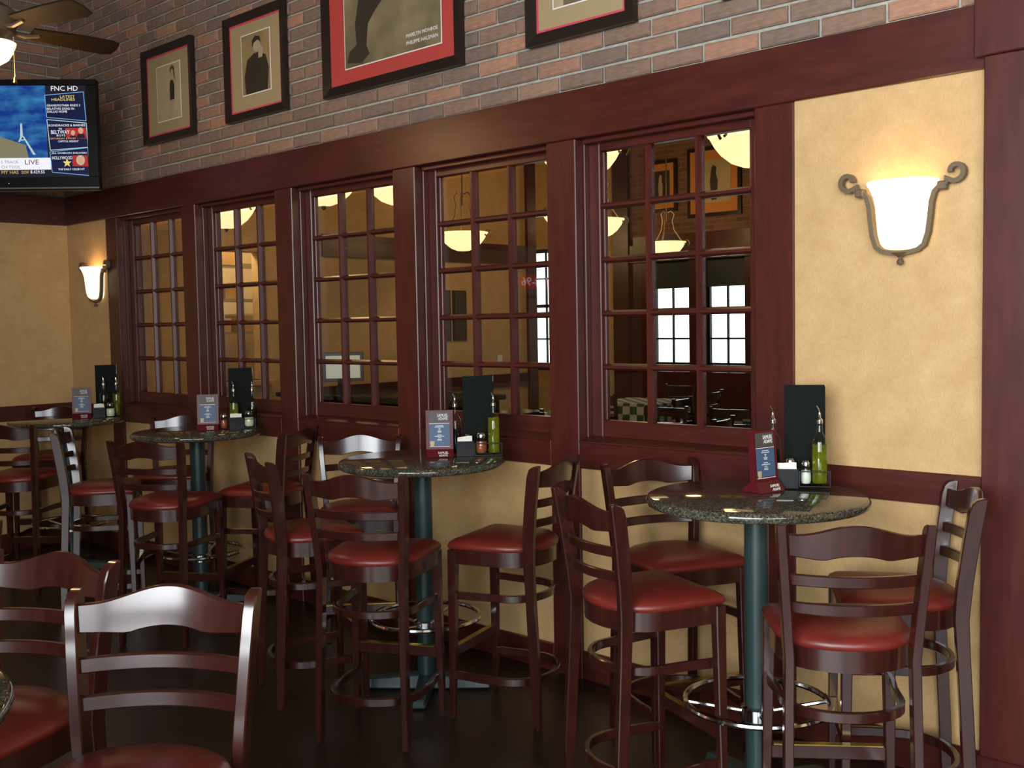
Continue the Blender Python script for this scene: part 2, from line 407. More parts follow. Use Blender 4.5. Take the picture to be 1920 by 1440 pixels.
def curved_slat(m, zb, zt, th=.018, dip=.046, n=16, endx=None):
    secs = []
    for i in range(n+1):
        u = -1+2*i/n; z0, z1 = zb(u), zt(u); zc = (z0+z1)/2
        X = post_x(zc)-.004; q = []
        for dy, z in ((th/2, z0), (th/2, z1), (-th/2, z1), (-th/2, z0)):
            q.append((u*X, post_y(z)-dip*(1-u*u)+dy+.004, z))
        secs.append(q)
    m.sweep(secs); return m
def make_stool():
    t = empty('bar_stool')
    for s in (-1, 1):
        secs = []
        for z in [0, .2, .4, .58, .70, .76, .82, .95, 1.05, 1.08, 1.092, 1.098]:
            w_, d_ = (.014, .021+.004*min(1, max(0, (z-.6)/.2))) if z > .2 else (.013, .016+.025*z)
            y, x = post_y(z), s*post_x(z); fr = d_
            if z > 1.06: fr = d_-(z-1.06)*.28 if z < 1.085 else (d_*.35 if z < 1.095 else -d_*.4)
            secs.append([(x-w_, y-d_, z), (x+w_, y-d_, z), (x+w_, y+fr, z), (x-w_, y+fr, z)])
        MB().sweep(secs).build('back_post', WOOD, t, smooth=True, bevel=.003)
        secs = []
        for z, hw, ox, oy in ((0, .012, .199, .190), (.3, .0155, .193, .186), (.66, .019, .187, .182), (.722, .019, .187, .182)):
            secs.append([(s*ox+a*hw, oy+b*hw, z) for a, b in ((-1, -1), (1, -1), (1, 1), (-1, 1))])
        MB().sweep(secs).build('leg', WOOD, t, bevel=.003)
    curved_slat(MB(), lambda u: .996+(.015*(1-(u/.45)**2) if abs(u) < .45 else .010*(abs(u)-.45)/.55),
                lambda u: 1.068+.033*(.5+.5*math.cos(math.pi*min(1, abs(u)/.86))), dip=.046, n=24).build('top_rail', WOOD, t, smooth=True, bevel=.003)
    for zc in (.934, .851):
        curved_slat(MB(), lambda u: zc-.017, lambda u: zc+.017, .016).build('back_slat', WOOD, t, smooth=True, bevel=.003)
    o = seat_outline(.965)
    MB().prism(o, lambda x, y: (x, y, .662), lambda x, y: (x, y, .728)).build('seat_apron', WOOD, t, smooth=True)
    o = seat_outline(1.0); m = MB(); rings = []
    for k, z in ((.975, .726), (1.0, .733), (1.0, .742), (.97, .753), (.88, .765), (.68, .776), (.4, .783), (.12, .785)):
        rings.append([(x*k, y*k, z) for x, y in o])
    m.sweep(rings); m.build('seat_cushion', VINYL, t, smooth=True)
    def hoop(k, z, hh, th):
        pts = [(.190, .178), (.188, .13)]+seat_outline(k, 16)[6:]+[(-.188, .13), (-.190, .178)]; secs = []; N = len(pts)
        for i, p in enumerate(pts):
            a, b = Vector(pts[max(i-1, 0)]), Vector(pts[min(i+1, N-1)]); d = (b-a).normalized(); nn = Vector((-d.y, d.x))
            q0, q1 = Vector(p)+nn*th/2, Vector(p)-nn*th/2
            secs.append([(q0.x, q0.y, z-hh/2), (q0.x, q0.y, z+hh/2), (q1.x, q1.y, z+hh/2), (q1.x, q1.y, z-hh/2)])
        return MB().sweep(secs)
    hoop(.86, .526, .032, .018).build('stretcher_hoop', WOOD, t, smooth=True, bevel=.003)
    hoop(.95, .178, .034, .018).build('stretcher_hoop', WOOD, t, smooth=True, bevel=.003)
    fr = bx('foot_rail', WOOD, t, -.18, .18, .176, .196, .255, .300, bevel=.003)
    bx('brass_strip', BRASS, fr, -.172, .172, .172, .198, .300, .304)
    for x, y in ((-.199, .19), (.199, .19), (-.186, -.205), (.186, -.205)):
        MB().lathe([(.009, .001), (.010, .003), (.010, .006), (.004, .008)], 10, (x, y, -.003)).build('glide', CHROME, t)
    return t
stool0 = make_stool()
G = 'bar stools around the high tables'
STOOLS = [
 (-2.116, -.845, 337, 'red seated bar stool at the pilaster table, its back toward the pepper flake table'),
 (-1.418, -.803, 36.6, 'red seated bar stool, ladder back to the aisle, at the table beside the pilaster'),
 (-2.345, -.300, 243, 'red seated bar stool between the window wall and the table beside the pilaster'),
 (-1.455, -.300, 122, 'red seated bar stool standing against the tall wooden pilaster'),
 (-3.344, -.996, 27.1, 'red seated bar stool, ladder back to the aisle, at the pepper flake table'),
 (-3.085, -.470, 106, 'bar stool with its back to the pilaster table, drawn up to the pepper flake table'),
 (-3.955, -.895, 339, 'dark bar stool at the pepper flake table, its back toward the television corner'),
 (-4.205, -.398, 229, 'bar stool behind the pepper flake table, back rail shining under the window'),
 (-5.254, -.869, 29.7, 'dark bar stool, ladder back to the aisle, at the third table from the pilaster'),
 (-5.19, -.290, 118, 'bar stool facing the corner at the third table from the pilaster'),
 (-6.06, -.86, 325, 'dark bar stool between the third table from the pilaster and the corner table'),
 (-6.27, -.270, 222, 'bar stool behind the third table from the pilaster, against the paneling'),
 (-7.00, -.950, 40, 'dark bar stool in front of the corner table below the television'),
 (-7.93, -.350, 225, 'bar stool in the corner, behind the corner table under the wall lamp'),
 (-2.013, -2.777, 219, 'foreground bar stool by the aisle with a brightly shining curved back rail'),
 (-2.64, -2.82, 199, 'foreground bar stool with orange-lit seat beside the dark granite table edge'),
 (-3.33, -2.80, 228, 'foreground bar stool behind the one with the orange-lit seat, only its post end showing'),
]
for i, (x, y, a, lab) in enumerate(STOOLS):
    o = stool0 if i == 0 else copy_tree(stool0)
    o.location = (x, y, .002); o.rotation_euler = (0, 0, math.radians(a)); tag(o, lab, 'bar stool', G)

# ------------------------------------------------------------------ high tables
TT = 1.067
def make_table():
    t = empty('high_table')
    R = .381
    MB().lathe([(0, 1.033), (R-.012, 1.033), (R-.004, 1.037), (R, 1.046), (R, 1.055), (R-.004, 1.063), (R-.012, TT), (0, TT)], 72).build('granite_top', GRANITE, t, smooth=True)
    MB().lathe([(.0, 1.02), (.15, 1.02), (.15, 1.033), (0, 1.033)], 24).build('top_plate', BLACK, t)
    MB().lathe([(.0, .05), (.042, .05), (.042, 1.02), (0, 1.02)], 28).build('column', POLE, t, smooth=True)
    for i in range(4):
        a = math.pi/2*i+math.radians(40); c, s = math.cos(a), math.sin(a); secs = []
        for r, hw, z1 in ((.0, .045, .075), (.06, .04, .068), (.27, .034, .050), (.295, .032, .044)):
            secs.append([(c*r-s*u, s*r+c*u, z) for u, z in ((-hw, .004), (hw, .004), (hw*.8, z1), (-hw*.8, z1))])
        MB().sweep(secs).build('base_foot', POLE, t, bevel=.006)
    fr = empty('foot_ring', parent=t)
    n = 48
    MB().tube([(.25*math.cos(2*math.pi*i/n), .25*math.sin(2*math.pi*i/n), .335) for i in range(n)], .011, 8, closed=True).build('ring', CHROME, fr, smooth=True)
    for i in range(4):
        a = math.pi/2*i+math.radians(15); c, s = math.cos(a), math.sin(a)
        MB().tube([(c*.045, s*.045, .300), (c*.15, s*.15, .318), (c*.247, s*.247, .335)], .008, 8).build('spoke', CHROME, fr, smooth=True)
    MB().lathe([(.043, .270), (.058, .275), (.058, .315), (.043, .322)], 24).build('hub', CHROME, fr, smooth=True)
    return t
tab0 = make_table()
TABLES = [(-1.854, -.532, 'round granite high table beside the tall wooden pilaster, with a black menu board'),
          (-3.570, -.538, 'round granite high table with the red pepper flake jar, second from the pilaster'),
          (-5.700, -.430, 'round granite high table with red menu sign, third from the pilaster'),
          (-7.300, -.500, 'round granite high table in the corner below the television'),
          (-2.01, -3.40, 'dark green granite high table at the aisle, only its edge showing beside foreground stools')]
for i, (x, y, lab) in enumerate(TABLES):
    o = tab0 if i == 0 else copy_tree(tab0)
    o.location = (x, y, 0); o.rotation_euler = (0, 0, math.radians((25, 0, 22, 0, 0)[i])); tag(o, lab, 'table', 'granite high tables')

# ------------------------------------------------------------------ things on the tables
def sign(loc, rz, lab):
    t = empty('menu_sign', loc, rz); Wd, Hh = .125, .215
    MB().prism([(-.04, 0), (.05, 0), (.05, .008), (.012, .035), (-.012, .035)], lambda y, z: (-Wd/2, y, z), lambda y, z: (Wd/2, y, z)).build('base', SIGNRED, t)
    bd = MB().prism([(-.008, .034), (.010, .034), (.022, Hh), (.006, Hh)], lambda y, z: (-Wd/2, y, z), lambda y, z: (Wd/2, y, z)).build('board', SIGNRED, t)
    pr_ = empty('print', (0, -.0095, .04), parent=t); pr_.rotation_euler = (-.078, 0, 0)
    bx('header_panel', SIGNGREY, pr_, -.047, .047, -.001, 0, .118, .168)
    bx('blue_panel', SIGNBLUE, pr_, -.047, .047, -.001, 0, .012, .112)
    bx('rule', WHITE, pr_, -.047, .047, -.0016, 0, .1135, .1155); bx('rule', WHITE, pr_, -.047, .047, -.0016, 0, .007, .009)
    text('SAMUEL', -.010, .145, .050, .014, WHITE, pr_, name='lettering', slant=.1); text('ADAMS', -.006, .130, .044, .013, WHITE, pr_, name='lettering', slant=.1)
    for k_, (wl_, zz) in enumerate(((.034, .103), (.042, .097), (.010, .090), (.008, .084), (.018, .078), (.016, .073), (.022, .060), (.044, .054), (.014, .048), (.020, .041), (.022, .036))):
        bx('text_line', WHITE, pr_, -wl_/2, wl_/2, -.0015, 0, zz, zz+.0022)
    MB().lathe([(.007, .010), (.010, .020), (.011, .032), (.006, .034)], 8, (-.034, -.001, 0), 1, .12).build('beer_glass_print', PH_PALE, pr_)
    text('SAMUEL', -.008, .0165, .048, .010, WHITE, t, y=-.033, name='base_lettering'); text('ADAMS', -.004, .005, .040, .010, WHITE, t, y=-.041, name='base_lettering')
    return tag(t, lab, 'menu sign', 'beer menu signs')
def board(loc, rz, lab):
    t = empty('menu_board', loc, rz)
    bx('menu_cover', BOARD, t, -.072, .072, -.004, .002, .006, .365, bevel=.001)
    bx('menu_cover', BOARD, t, -.070, .074, .006, .012, .006, .362, bevel=.001)
    bx('holder_base', BLACK, t, -.075, .075, -.016, .022, 0, .006, bevel=.001)
    bx('clear_edge', BOTTLE, t, .072, .0745, -.006, .014, .006, .365)
    return tag(t, lab, 'menu holder', 'black menu holders')
def cruet(loc, mat, lab, cat, full=.62):
    t = empty('cruet', loc)
    s = .029
    prof = [(s*.9, .003), (s, .008), (s, .150), (s*.85, .168), (s*.45, .185), (.011, .195), (.011, .222), (.013, .224), (.013, .230)]
    MB().lathe([(0, .003)]+prof, 16).build('bottle', BOTTLE, t, smooth=True)
    MB().lathe([(0, .006), (s*.88, .006), (s*.92, .012), (s*.92, .15*full+.03), (0, .15*full+.03)], 16).build('liquid', mat, t, smooth=True)
    MB().lathe([(0, .222), (.012, .222), (.012, .236), (.006, .242), (.004, .262), (0, .262)], 10).build('stopper', CHROME, t, smooth=True)
    MB().tube([(0, 0, .258), (-.004, 0, .272), (-.012, 0, .284)], .0035, 6).build('pour_spout', CHROME, t, smooth=True)
    return tag(t, lab, cat)
def jar(loc, mat, lab, r=.029, h=.085):
    t = empty('shaker_jar', loc)
    MB().lathe([(0, .002), (r*.8, .002), (r, .012), (r*1.02, h*.4), (r*.96, h*.7), (r*.72, h*.88)], 16).build('jar_glass', BOTTLE, t, smooth=True)
    MB().lathe([(0, .005), (r*.78, .005), (r*.94, .013), (r*.96, h*.4), (r*.9, h*.68), (0, h*.70)], 16).build('contents', mat, t, smooth=True)
    MB().lathe([(r*.74, h*.86), (r*.78, h*.88), (r*.78, h*1.08), (r*.55, h*1.17), (0, h*1.18)], 16).build('lid', CHROME, t, smooth=True)
    return tag(t, lab, 'shaker')
def sugar(loc, rz, lab):
    t = empty('packet_holder', loc, rz)
    m = MB()
    for d in ((-.04, .04, -.028, .028, 0, .004), (-.04, .04, -.028, -.024, .004, .07), (-.04, .04, .024, .028, .004, .07), (-.04, -.036, -.024, .024, .004, .07), (.036, .04, -.024, .024, .004, .07)): m.box(*d)
    m.build('tray', BLACK, t)
    rr = random.Random(hash(lab) % 97)
    for k_ in range(6):
        y = -.019+.0076*k_; a_, b_, c_ = rr.uniform(-.002, .002), rr.uniform(.076, .094), rr.uniform(.076, .094)
        MB().prism([(-.033, .006), (.033, .006), (.033+a_, b_), (.012, max(b_, c_)+rr.uniform(-.003, .003)), (-.033+a_, c_)], lambda x, z: (x, y-.0022, z), lambda x, z: (x, y+.0022, z)).build('sugar_packet', PAPER, t)
    return tag(t, lab, 'packet holder')
def rack(loc, rz, lab, wd=.15, dp=.075):
    t = empty('wire_rack', loc, rz)
    def loop(z): return [(-wd/2, -dp/2, z), (wd/2, -dp/2, z), (wd/2, dp/2, z), (-wd/2, dp/2, z)]
    for z in (.004, .058): MB().tube(loop(z), .0022, 6, closed=True).build('wire_loop', IRONK, t)
    for x, y, z in loop(0): MB().tube([(x, y, .002), (x, y, .06)], .0022, 6).build('wire_post', IRONK, t)
    for x in (-wd/4, 0, wd/4): MB().tube([(x, -dp/2, .004), (x, dp/2, .004)], .002, 6).build('wire_rung', IRONK, t)
    return tag(t, lab, 'rack', 'wire condiment racks')
def on(k_, a, b, up=0):
    """spot on table k_: a metres across and b metres back as seen from the aisle"""
    c = Vector(TABLES[k_][:2]); v = (c-Vector(CAM[:2])).normalized(); r = Vector((v.y, -v.x)); p = c+r*a+v*b
    return (p.x, p.y, TT+.001+up)
R_ = math.radians
# table beside the pilaster
sign(on(0, .030, .085), R_(78), 'red menu sign turned away side-on, on the table beside the pilaster')
board(on(0, .175, .28), R_(28), 'tall black menu board standing on the table beside the pilaster')
cruet(on(0, .225, .212, .007), OIL, 'olive oil cruet half full before the tall black menu board', 'cruet', .78)
cruet(on(0, .062, .285), VINEGAR, 'dark vinegar cruet behind the side-on red menu sign', 'cruet')
jar(on(0, .1765, .205, .007), CERAMIC, 'white-filled glass shaker with chrome lid beside the half full oil cruet', .019, .075)
jar(on(0, .122, .232), CHEESE, 'cheese shaker with chrome lid behind sugar packets by the tall menu board', .022, .085)
sugar(on(0, .108, .176), R_(30), 'black packet holder with white sugar packets on the table beside the pilaster')
rack(on(0, .206, .212), R_(30), 'black wire rack round the half full oil cruet', .106, .076)
# second table
sign(on(1, .084, .05), R_(46), 'red menu sign beside the red pepper flake jar')
board(on(1, .270, .150), R_(46), 'black menu board behind the red pepper flake jar')
cruet(on(1, .336, .055, .007), OIL, 'full olive oil cruet beside the red pepper flake jar', 'cruet', .93)
cruet(on(1, .160, .150), VINEGAR, 'dark vinegar cruet behind sugar packets near the red pepper flake jar', 'cruet')
jar(on(1, .277, .055, .007), FLAKES, 'large jar of red pepper flakes on the second table from the pilaster', .027)
jar(on(1, .218, .116), CHEESE, 'small shaker behind sugar packets and the pepper flake jar', .021, .08)
sugar(on(1, .201, .054), R_(48), 'black packet holder with white packets next to the pepper flake jar')
rack(on(1, .308, .055), R_(48), 'black wire rack round the pepper flakes and full oil cruet', .126, .070)
# third table
sign(on(2, .068, 0), R_(52), 'red menu sign on the third table, in front of the second last window')
board(on(2, .270, .145), R_(57), 'black menu board between cheese jar and second last window')
cruet(on(2, .225, .095), OIL, 'olive oil cruet on the third table from the pilaster', 'cruet', .8)
cruet(on(2, .336, .092), VINEGAR, 'dark vinegar cruet at the edge of the third table, beside the cheese jar', 'cruet')
jar(on(2, .160, .03), FLAKES, 'small pepper flake jar beside the sugar packets on the third table', .024, .08)
jar(on(2, .310, .02, .007), CHEESE, 'plump cheese jar with chrome lid beside a dark vinegar cruet', .030, .085)
sugar(on(2, .231, .018), R_(60), 'black packet holder before the oil cruet on the third table')
rack(on(2, .310, .02), R_(60), 'black wire rack round the plump cheese jar', .071, .074)
# corner table
sign(on(3, .10, -.02), R_(60), 'pale-lit menu sign on the corner table under the far wall lamp')
board(on(3, .270, .145), R_(63), 'black menu board on the corner table beside the window post')
cruet(on(3, .335, .07), OIL, 'olive oil cruet on the corner table under the far wall lamp', 'cruet', .85)
cruet(on(3, .250, .075), VINEGAR, 'dark vinegar cruet on the corner table under the far wall lamp', 'cruet')
jar(on(3, .288, 0), CHEESE, 'cheese shaker on the corner table beside the oil cruet', .03, .085)
sugar(on(3, .212, 0), R_(66), 'black packet holder on the corner table beside the menu sign')

# ------------------------------------------------------------------ wall lamps
def sconce(x, lab):
    t = empty('wall_lamp', (x, .012, 0))
    prof = [(.050, 1.922), (.066, 1.927), (.080, 1.942), (.089, 1.975), (.094, 2.03), (.098, 2.08), (.106, 2.115), (.118, 2.142), (.127, 2.156), (.128, 2.164)]
    sh = MB().lathe(prof, 28, (0, 0, 0), 1, 1.02, math.pi, 2*math.pi)
    sh.lathe([(0, 1.919), (.050, 1.922)], 28, (0, 0, 0), 1, 1.02, math.pi, 2*math.pi)
    sh.build('glass_shade', SHADE, t, smooth=True)
    # flat band hugging the shade, ending in scrolls
    for s in (-1, 1):
        path = [(.0, 1.905), (.035, 1.908), (.066, 1.915), (.088, 1.932), (.102, 1.975), (.109, 2.03), (.114, 2.08), (.124, 2.115), (.145, 2.135), (.165, 2.142)]
        c0, c1 = .196, 2.178
        for i in range(15):
            a = math.radians(-150+s*0+i*24); rr = .036-.0013*i
            path.append((c0+rr*math.cos(a), c1+rr*math.sin(a)))
        pts = [(s*a, -.03, b) for a, b in path]
        secs = []
        for i, p in enumerate(pts):
            a, b = Vector(pts[max(i-1, 0)]), Vector(pts[min(i+1, len(pts)-1)]); d = (b-a).normalized(); nn = Vector((-d.z, 0, d.x)); P = Vector(p)
            secs.append([P+nn*.0085+Vector((0, -.012, 0)), P+nn*.0085+Vector((0, .012, 0)), P-nn*.0085+Vector((0, .012, 0)), P-nn*.0085+Vector((0, -.012, 0))])
        MB().sweep(secs).build('scroll_arm', BRONZE, t, smooth=True)
        bx('scroll_clip', BRONZE, t, s*.150-.016, s*.150+.016, -.046, -.012, 2.118, 2.148, bevel=.004)
    MB().lathe([(0, 1.862), (.010, 1.866), (.013, 1.874), (.010, 1.882), (.006, 1.886), (.008, 1.892), (.022, 1.900), (.030, 1.908), (0, 1.912)], 14, (0, -.03, 0)).build('finial', BRONZE, t, smooth=True)
    bx('back_plate', BRONZE, t, -.05, .05, -.012, 0, 1.93, 2.10, bevel=.004)
    tag(t, lab, 'wall lamp', 'glass wall lamps')
    point('wall_lamp_bulb', (x, -.055, 2.09), 1.0, (1, .68, .38), .03)
sconce(-1.56, 'bell-shaped glass wall lamp with iron scrolls beside the pilaster')
sconce(-7.80, 'bell-shaped glass wall lamp in the far corner above the corner table')

# ------------------------------------------------------------------ framed pictures on the brick
YB = -.006
def picture(x0, x1, z0, z1, fw_, lip, matm, ph, phm, lab, fillet=True, figure=None, cap=None):
    t = empty('framed_picture', ((x0+x1)/2, YB, z0)); W = x1-x0; Hh = z1-z0; dpt = .035
    o = [(-W/2, 0), (W/2, 0), (W/2, Hh), (-W/2, Hh)]; i_ = [(-W/2+fw_, fw_), (W/2-fw_, fw_), (W/2-fw_, Hh-fw_), (-W/2+fw_, Hh-fw_)]
    for k_ in range(4):
        a, b, c, d = o[k_], o[(k_+1) % 4], i_[(k_+1) % 4], i_[k_]
        q = [a, b, c, d]
        vs = [(x, 0, z) for x, z in q]+[(x, -dpt if n_ < 2 else -dpt*.62, z) for n_, (x, z) in enumerate(q)]
        MB().add(vs, [(3, 2, 1, 0), (4, 5, 6, 7), (0, 1, 5, 4), (1, 2, 6, 5), (2, 3, 7, 6), (3, 0, 4, 7)]).build('frame_side', FRAMEB, t)
    mo = bx('mat', matm, t, -W/2+fw_*.9, W/2-fw_*.9, -.014, -.004, fw_*.9, Hh-fw_*.9)
    if fillet:
        for d in ((-W/2+fw_, W/2-fw_, fw_, fw_+lip), (-W/2+fw_, W/2-fw_, Hh-fw_-lip, Hh-fw_), (-W/2+fw_, -W/2+fw_+lip, fw_+lip, Hh-fw_-lip), (W/2-fw_-lip, W/2-fw_, fw_+lip, Hh-fw_-lip)):
            bx('fillet', MATPINK, t, d[0], d[1], -.0155, -.004, d[2], d[3])
    px0, px1, pz0, pz1 = ph; cx = (x0+x1)/2
    bx('print_border', WHITE, t, px0-cx-.006, px1-cx+.006, -.0152, -.013, pz0-z0-.006, pz1-z0+.006)
    pp = empty('photo_print', (0, 0, 0), parent=t)
    bx('print_sheet', phm, pp, px0-cx, px1-cx, -.0160, -.015, pz0-z0, pz1-z0)
    fw2, fh2 = px1-px0, pz1-pz0
    for n_, (poly, fm) in enumerate(figure or []):
        P2 = [(px0-cx+u*fw2, pz0-z0+v*fh2) for u, v in poly]
        MB().prism(P2, lambda a, b: (a, -.0160, b), lambda a, b: (a, -.0166-.0002*n_, b)).build('figure_shape', fm, pp)
    for s_, u, v, w_, h_ in (cap or []): text(s_, px0-cx+u*fw2, pz0-z0+v*fh2, w_, h_, WHITE, pp, y=-.0166, name='caption')
    return tag(t, lab, 'picture', 'framed pictures on the brick wall')
def ell(cx, cy, a, b, n=14): return [(cx+a*math.cos(2*math.pi*i/n), cy+b*math.sin(2*math.pi*i/n)) for i in range(n)]
PALE = plain('pale_skin_tone', (.40, .30, .19), .6); HAIR = plain('brown_tone', (.11, .055, .028), .6)
fig_a = [([(.52, .0), (.66, .0), (.74, .30), (.72, .48), (.78, .62), (.74, .74), (.60, .74), (.56, .62), (.60, .48), (.54, .30)], PALE),
         ([(.56, .34), (.74, .34), (.76, .60), (.70, .70), (.60, .70), (.56, .60)], SEPIA_D), (ell(.67, .83, .075, .07), PALE), ([(.60, .80), (.58, .92), (.68, .97), (.77, .92), (.80, .66), (.74, .78), (.73, .88), (.64, .9)], HAIR)]
fig_b = [([(.12, 0), (.90, 0), (.96, .36), (.86, .58), (.66, .66), (.44, .66), (.20, .58), (.08, .30)], SEPIA_D), (ell(.55, .77, .13, .10), PALE),
         ([(.40, .76), (.38, .88), (.50, .95), (.66, .92), (.70, .82), (.60, .87), (.46, .84)], SEPIA_D), ([(.60, .56), (.74, .56), (.78, .70), (.70, .76), (.62, .72)], PALE)]
fig_c = [([(.02, .03), (.18, .01), (.27, .05), (.24, .10), (.26, .22), (.34, .28), (.48, .36), (.66, .42), (.60, .56), (.34, .50), (.16, .36), (.12, .24), (.13, .12), (.05, .09)], SEPIA_D),
         ([(.58, .43), (.92, .44), (.92, .60), (.62, .56)], PALE), ([(.84, .26), (.855, .26), (.88, .44), (.865, .44)], SEPIA_D), ([(.50, .345), (.515, .335), (.70, .42), (.68, .43)], WHITE)]
fig_d = [([(.2, .0), (.8, .0), (.8, .4), (.6, .6), (.4, .6), (.2, .4)], SEPIA_M), (ell(.5, .74, .14, .13), PALE)]
picture(-6.935, -6.285, 2.965, 3.605, .05, .012, MATTAN, (-6.755, -6.452, 3.105, 3.47), PH_PALE, 'framed standing-figure print with a tan mat, nearest the television', figure=fig_a)
picture(-5.892, -5.250, 2.970, 3.612, .05, .012, MATTAN, (-5.712, -5.414, 3.12, 3.478), PH_OCHRE, 'framed print of a dark-jacketed figure in a tan mat, brightly lit brick beside it', figure=fig_b)
picture(-4.882, -3.770, 2.968, 4.25, .055, .001, MATRED, (-4.694, -3.923, 3.106, 4.06), PH_SEPIA, 'large framed sepia print with a wide red mat and white caption', fillet=False, figure=fig_c,
        cap=[('MARILYN MONROE', .66, .075, .24, .019), ('PHILIPPE HALSMAN', .66, .035, .24, .019)])
picture(-3.335, -2.714, 2.963, 3.60, .055, .012, MATTAN, (-3.175, -2.875, 3.115, 3.46), PH_PALE, 'framed print with tan mat and pink fillet right of the large red-matted print', figure=fig_d)
picture(-2.285, -1.66, 2.956, 3.60, .055, .012, MATTAN, (-2.12, -1.83, 3.10, 3.46), PH_OCHRE, 'framed picture above the window nearest the pilaster, only its lower edge in view', figure=fig_d)

# ------------------------------------------------------------------ television
def SCR(n, c, e=1.0):
    m = glow(n, c, e); setp(m.node_tree.nodes['Principled BSDF'], Base_Color=(.002, .002, .002, 1), Specular_IOR_Level=.1); return m
NAVY = SCR('screen_navy', (.006, .010, .05)); SBLK = SCR('screen_dark', (.012, .012, .022)); SWHT = SCR('screen_white', (.88, .90, .95)); SLIN = SCR('screen_cyan', (.22, .48, .85))
SYEL = SCR('screen_yellow', (.85, .66, .18)); SORG = SCR('screen_orange', (.75, .42, .10)); SRED = SCR('screen_red', (.42, .03, .03)); SGRY = SCR('screen_grey', (.30, .30, .32)); SDRD = SCR('screen_dark_red', (.16, .02, .03))
SSKN = SCR('screen_skin', (.62, .36, .24)); SBEI = SCR('screen_beige', (.22, .20, .12)); SPAL = SCR('screen_pale', (.45, .60, .62)); SHAR = SCR('screen_hair', (.55, .45, .30))
def mk_sky():
    m, nt, b = new_mat('screen_sky'); v = coords(nt, (2.2, 1, 5.5))
    c = ramp(nt, noise(nt, v, 2.3, 4), [(.42, (.008, .040, .24)), (.64, (.035, .18, .40)), (.78, (.11, .35, .50))])
    nt.links.new(c, b.inputs['Emission Color']); setp(b, Emission_Strength=1.0, Base_Color=(0, 0, 0, 1), Roughness=.3, Specular_IOR_Level=.1); return m
SSKY = mk_sky()
TVD = 7.0; TVS = TVD/FPX
tv = empty('television', CAM + ray(10, 246)*TVD)
tv.rotation_euler = (0, 0, -YAW+.06)
def tx(px): return (px-10)*TVS
def tz(py): return (246-py)*TVS
for nm, d in (('bezel', (-160, 180, 151, 162)), ('bezel', (-160, 180, 332, 357)), ('bezel', (-160, -140, 162, 332)), ('bezel', (161, 180, 162, 332))):
    bx(nm, BLACK, tv, tx(d[0]), tx(d[1]), -.012, .05, tz(d[3]), tz(d[2]), bevel=.003)
bx('rear_shell', BLACK, tv, tx(-150), tx(170), .05, .10, tz(345), tz(160))
bx('lower_lip', plain('grey_lip', (.12, .12, .12), .3), tv, tx(-160), tx(180), -.016, -.010, tz(354), tz(351.5))
scr = empty('screen', parent=tv)
def rect(nm, m, x0, x1, y0, y1, lay=0): return bx(nm, m, scr, tx(x0), tx(x1), -.001-.0006*lay, .004, tz(y1), tz(y0))
def quad(nm, m, pts, lay): return MB().prism([(tx(a), tz(b)) for a, b in pts], lambda a, b: (a, .002, b), lambda a, b: (a, -.001-.0006*lay, b)).build(nm, m, scr)
def outline(nm, m, pts, lay, wd=1.0):
    for (a, b), (c, d) in zip(pts, pts[1:]+pts[:1]):
        L = math.hypot(c-a, d-b); nx, ny = -(d-b)/L*wd/2, (c-a)/L*wd/2
        quad(nm, m, [(a+nx, b+ny), (c+nx, d+ny), (c-nx, d-ny), (a-nx, b-ny)], lay)
def stx(s, x0, x1, y0, y1, m, lay=3): return text(s, tx(x0), tz(y1), (x1-x0)*TVS, (y1-y0)*TVS, m, scr, y=-.001-.0006*lay, name='caption')
rect('picture_area', SSKY, -140, 86, 161, 297); rect('side_bar', SBLK, 86, 162, 161, 333)
rect('news_strip', SWHT, -140, 91, 296, 318, 1); rect('ticker_strip', SBLK, -140, 91, 318, 333, 1)
quad('jacket_shape', SBEI, [(-60, 296), (-60, 262), (-20, 250), (5, 258), (28, 266), (46, 272), (51, 296)], 1)
for pts in ([(38, 232), (41, 232), (42, 256), (37, 256)], [(38, 254), (41, 256), (36, 266), (33, 266)], [(40, 254), (43, 255), (64, 290), (59, 290)], [(36, 262), (47, 261), (47, 263), (36, 264)]): quad('tower_shape', SPAL, pts, 1)
stx('FNC HD', 97, 146, 163, 172, SWHT)
p1 = [(85, 180), (156, 174), (159, 228), (87, 221)]; p2 = [(87, 225), (159, 232), (161, 277), (91, 282)]; p3 = [(90, 285), (160, 278), (162.5, 330), (93, 323)]
for pp in (p1, p2, p3): quad('panel', NAVY, pp, 1)
outline('panel_edge', SLIN, p1, 2); outline('panel_edge', SPAL, p2, 2, 1.4); outline('panel_edge', SLIN, p3, 2)
stx('LATEST', 113, 140, 180.5, 185, SYEL); stx('HEADLINES', 97.5, 140, 185.8, 190.5, SYEL)
stx('GRANDMOTHER FINDS 3', 88, 149, 197, 201, SWHT); stx('RELATIVES DEAD IN', 88, 138, 203, 207, SWHT); stx('DALLAS HOME', 88.5, 125, 208.5, 212.5, SWHT)
quad('red_patch', SRED, [(120, 241), (158, 241), (159, 261), (122, 260)], 2)
stx('KONDRACKE & BARNES', 90, 157, 234, 238, SWHT); stx('THE', 108, 114, 241, 244, SWHT); stx('BELTWAY', 94, 128, 245, 252, SWHT, 5); stx('BOYS', 104, 120, 253, 256.5, SWHT, 5)
for cx_, cy_, rr in ((134, 250, 5), (148.5, 246, 6)):
    quad('host_head', SSKN, ell(cx_, cy_, rr*.8, rr), 3); quad('host_shoulders', SBLK, [(cx_-rr*1.4, 260), (cx_-rr, cy_+rr*1.05), (cx_+rr, cy_+rr*1.05), (cx_+rr*1.4, 260)], 3)
stx('SATURDAY 6 PM ET', 92, 139, 258.8, 262, SORG); stx('CAPITOL INSIGHT', 106, 144, 264, 267.5, SWHT)
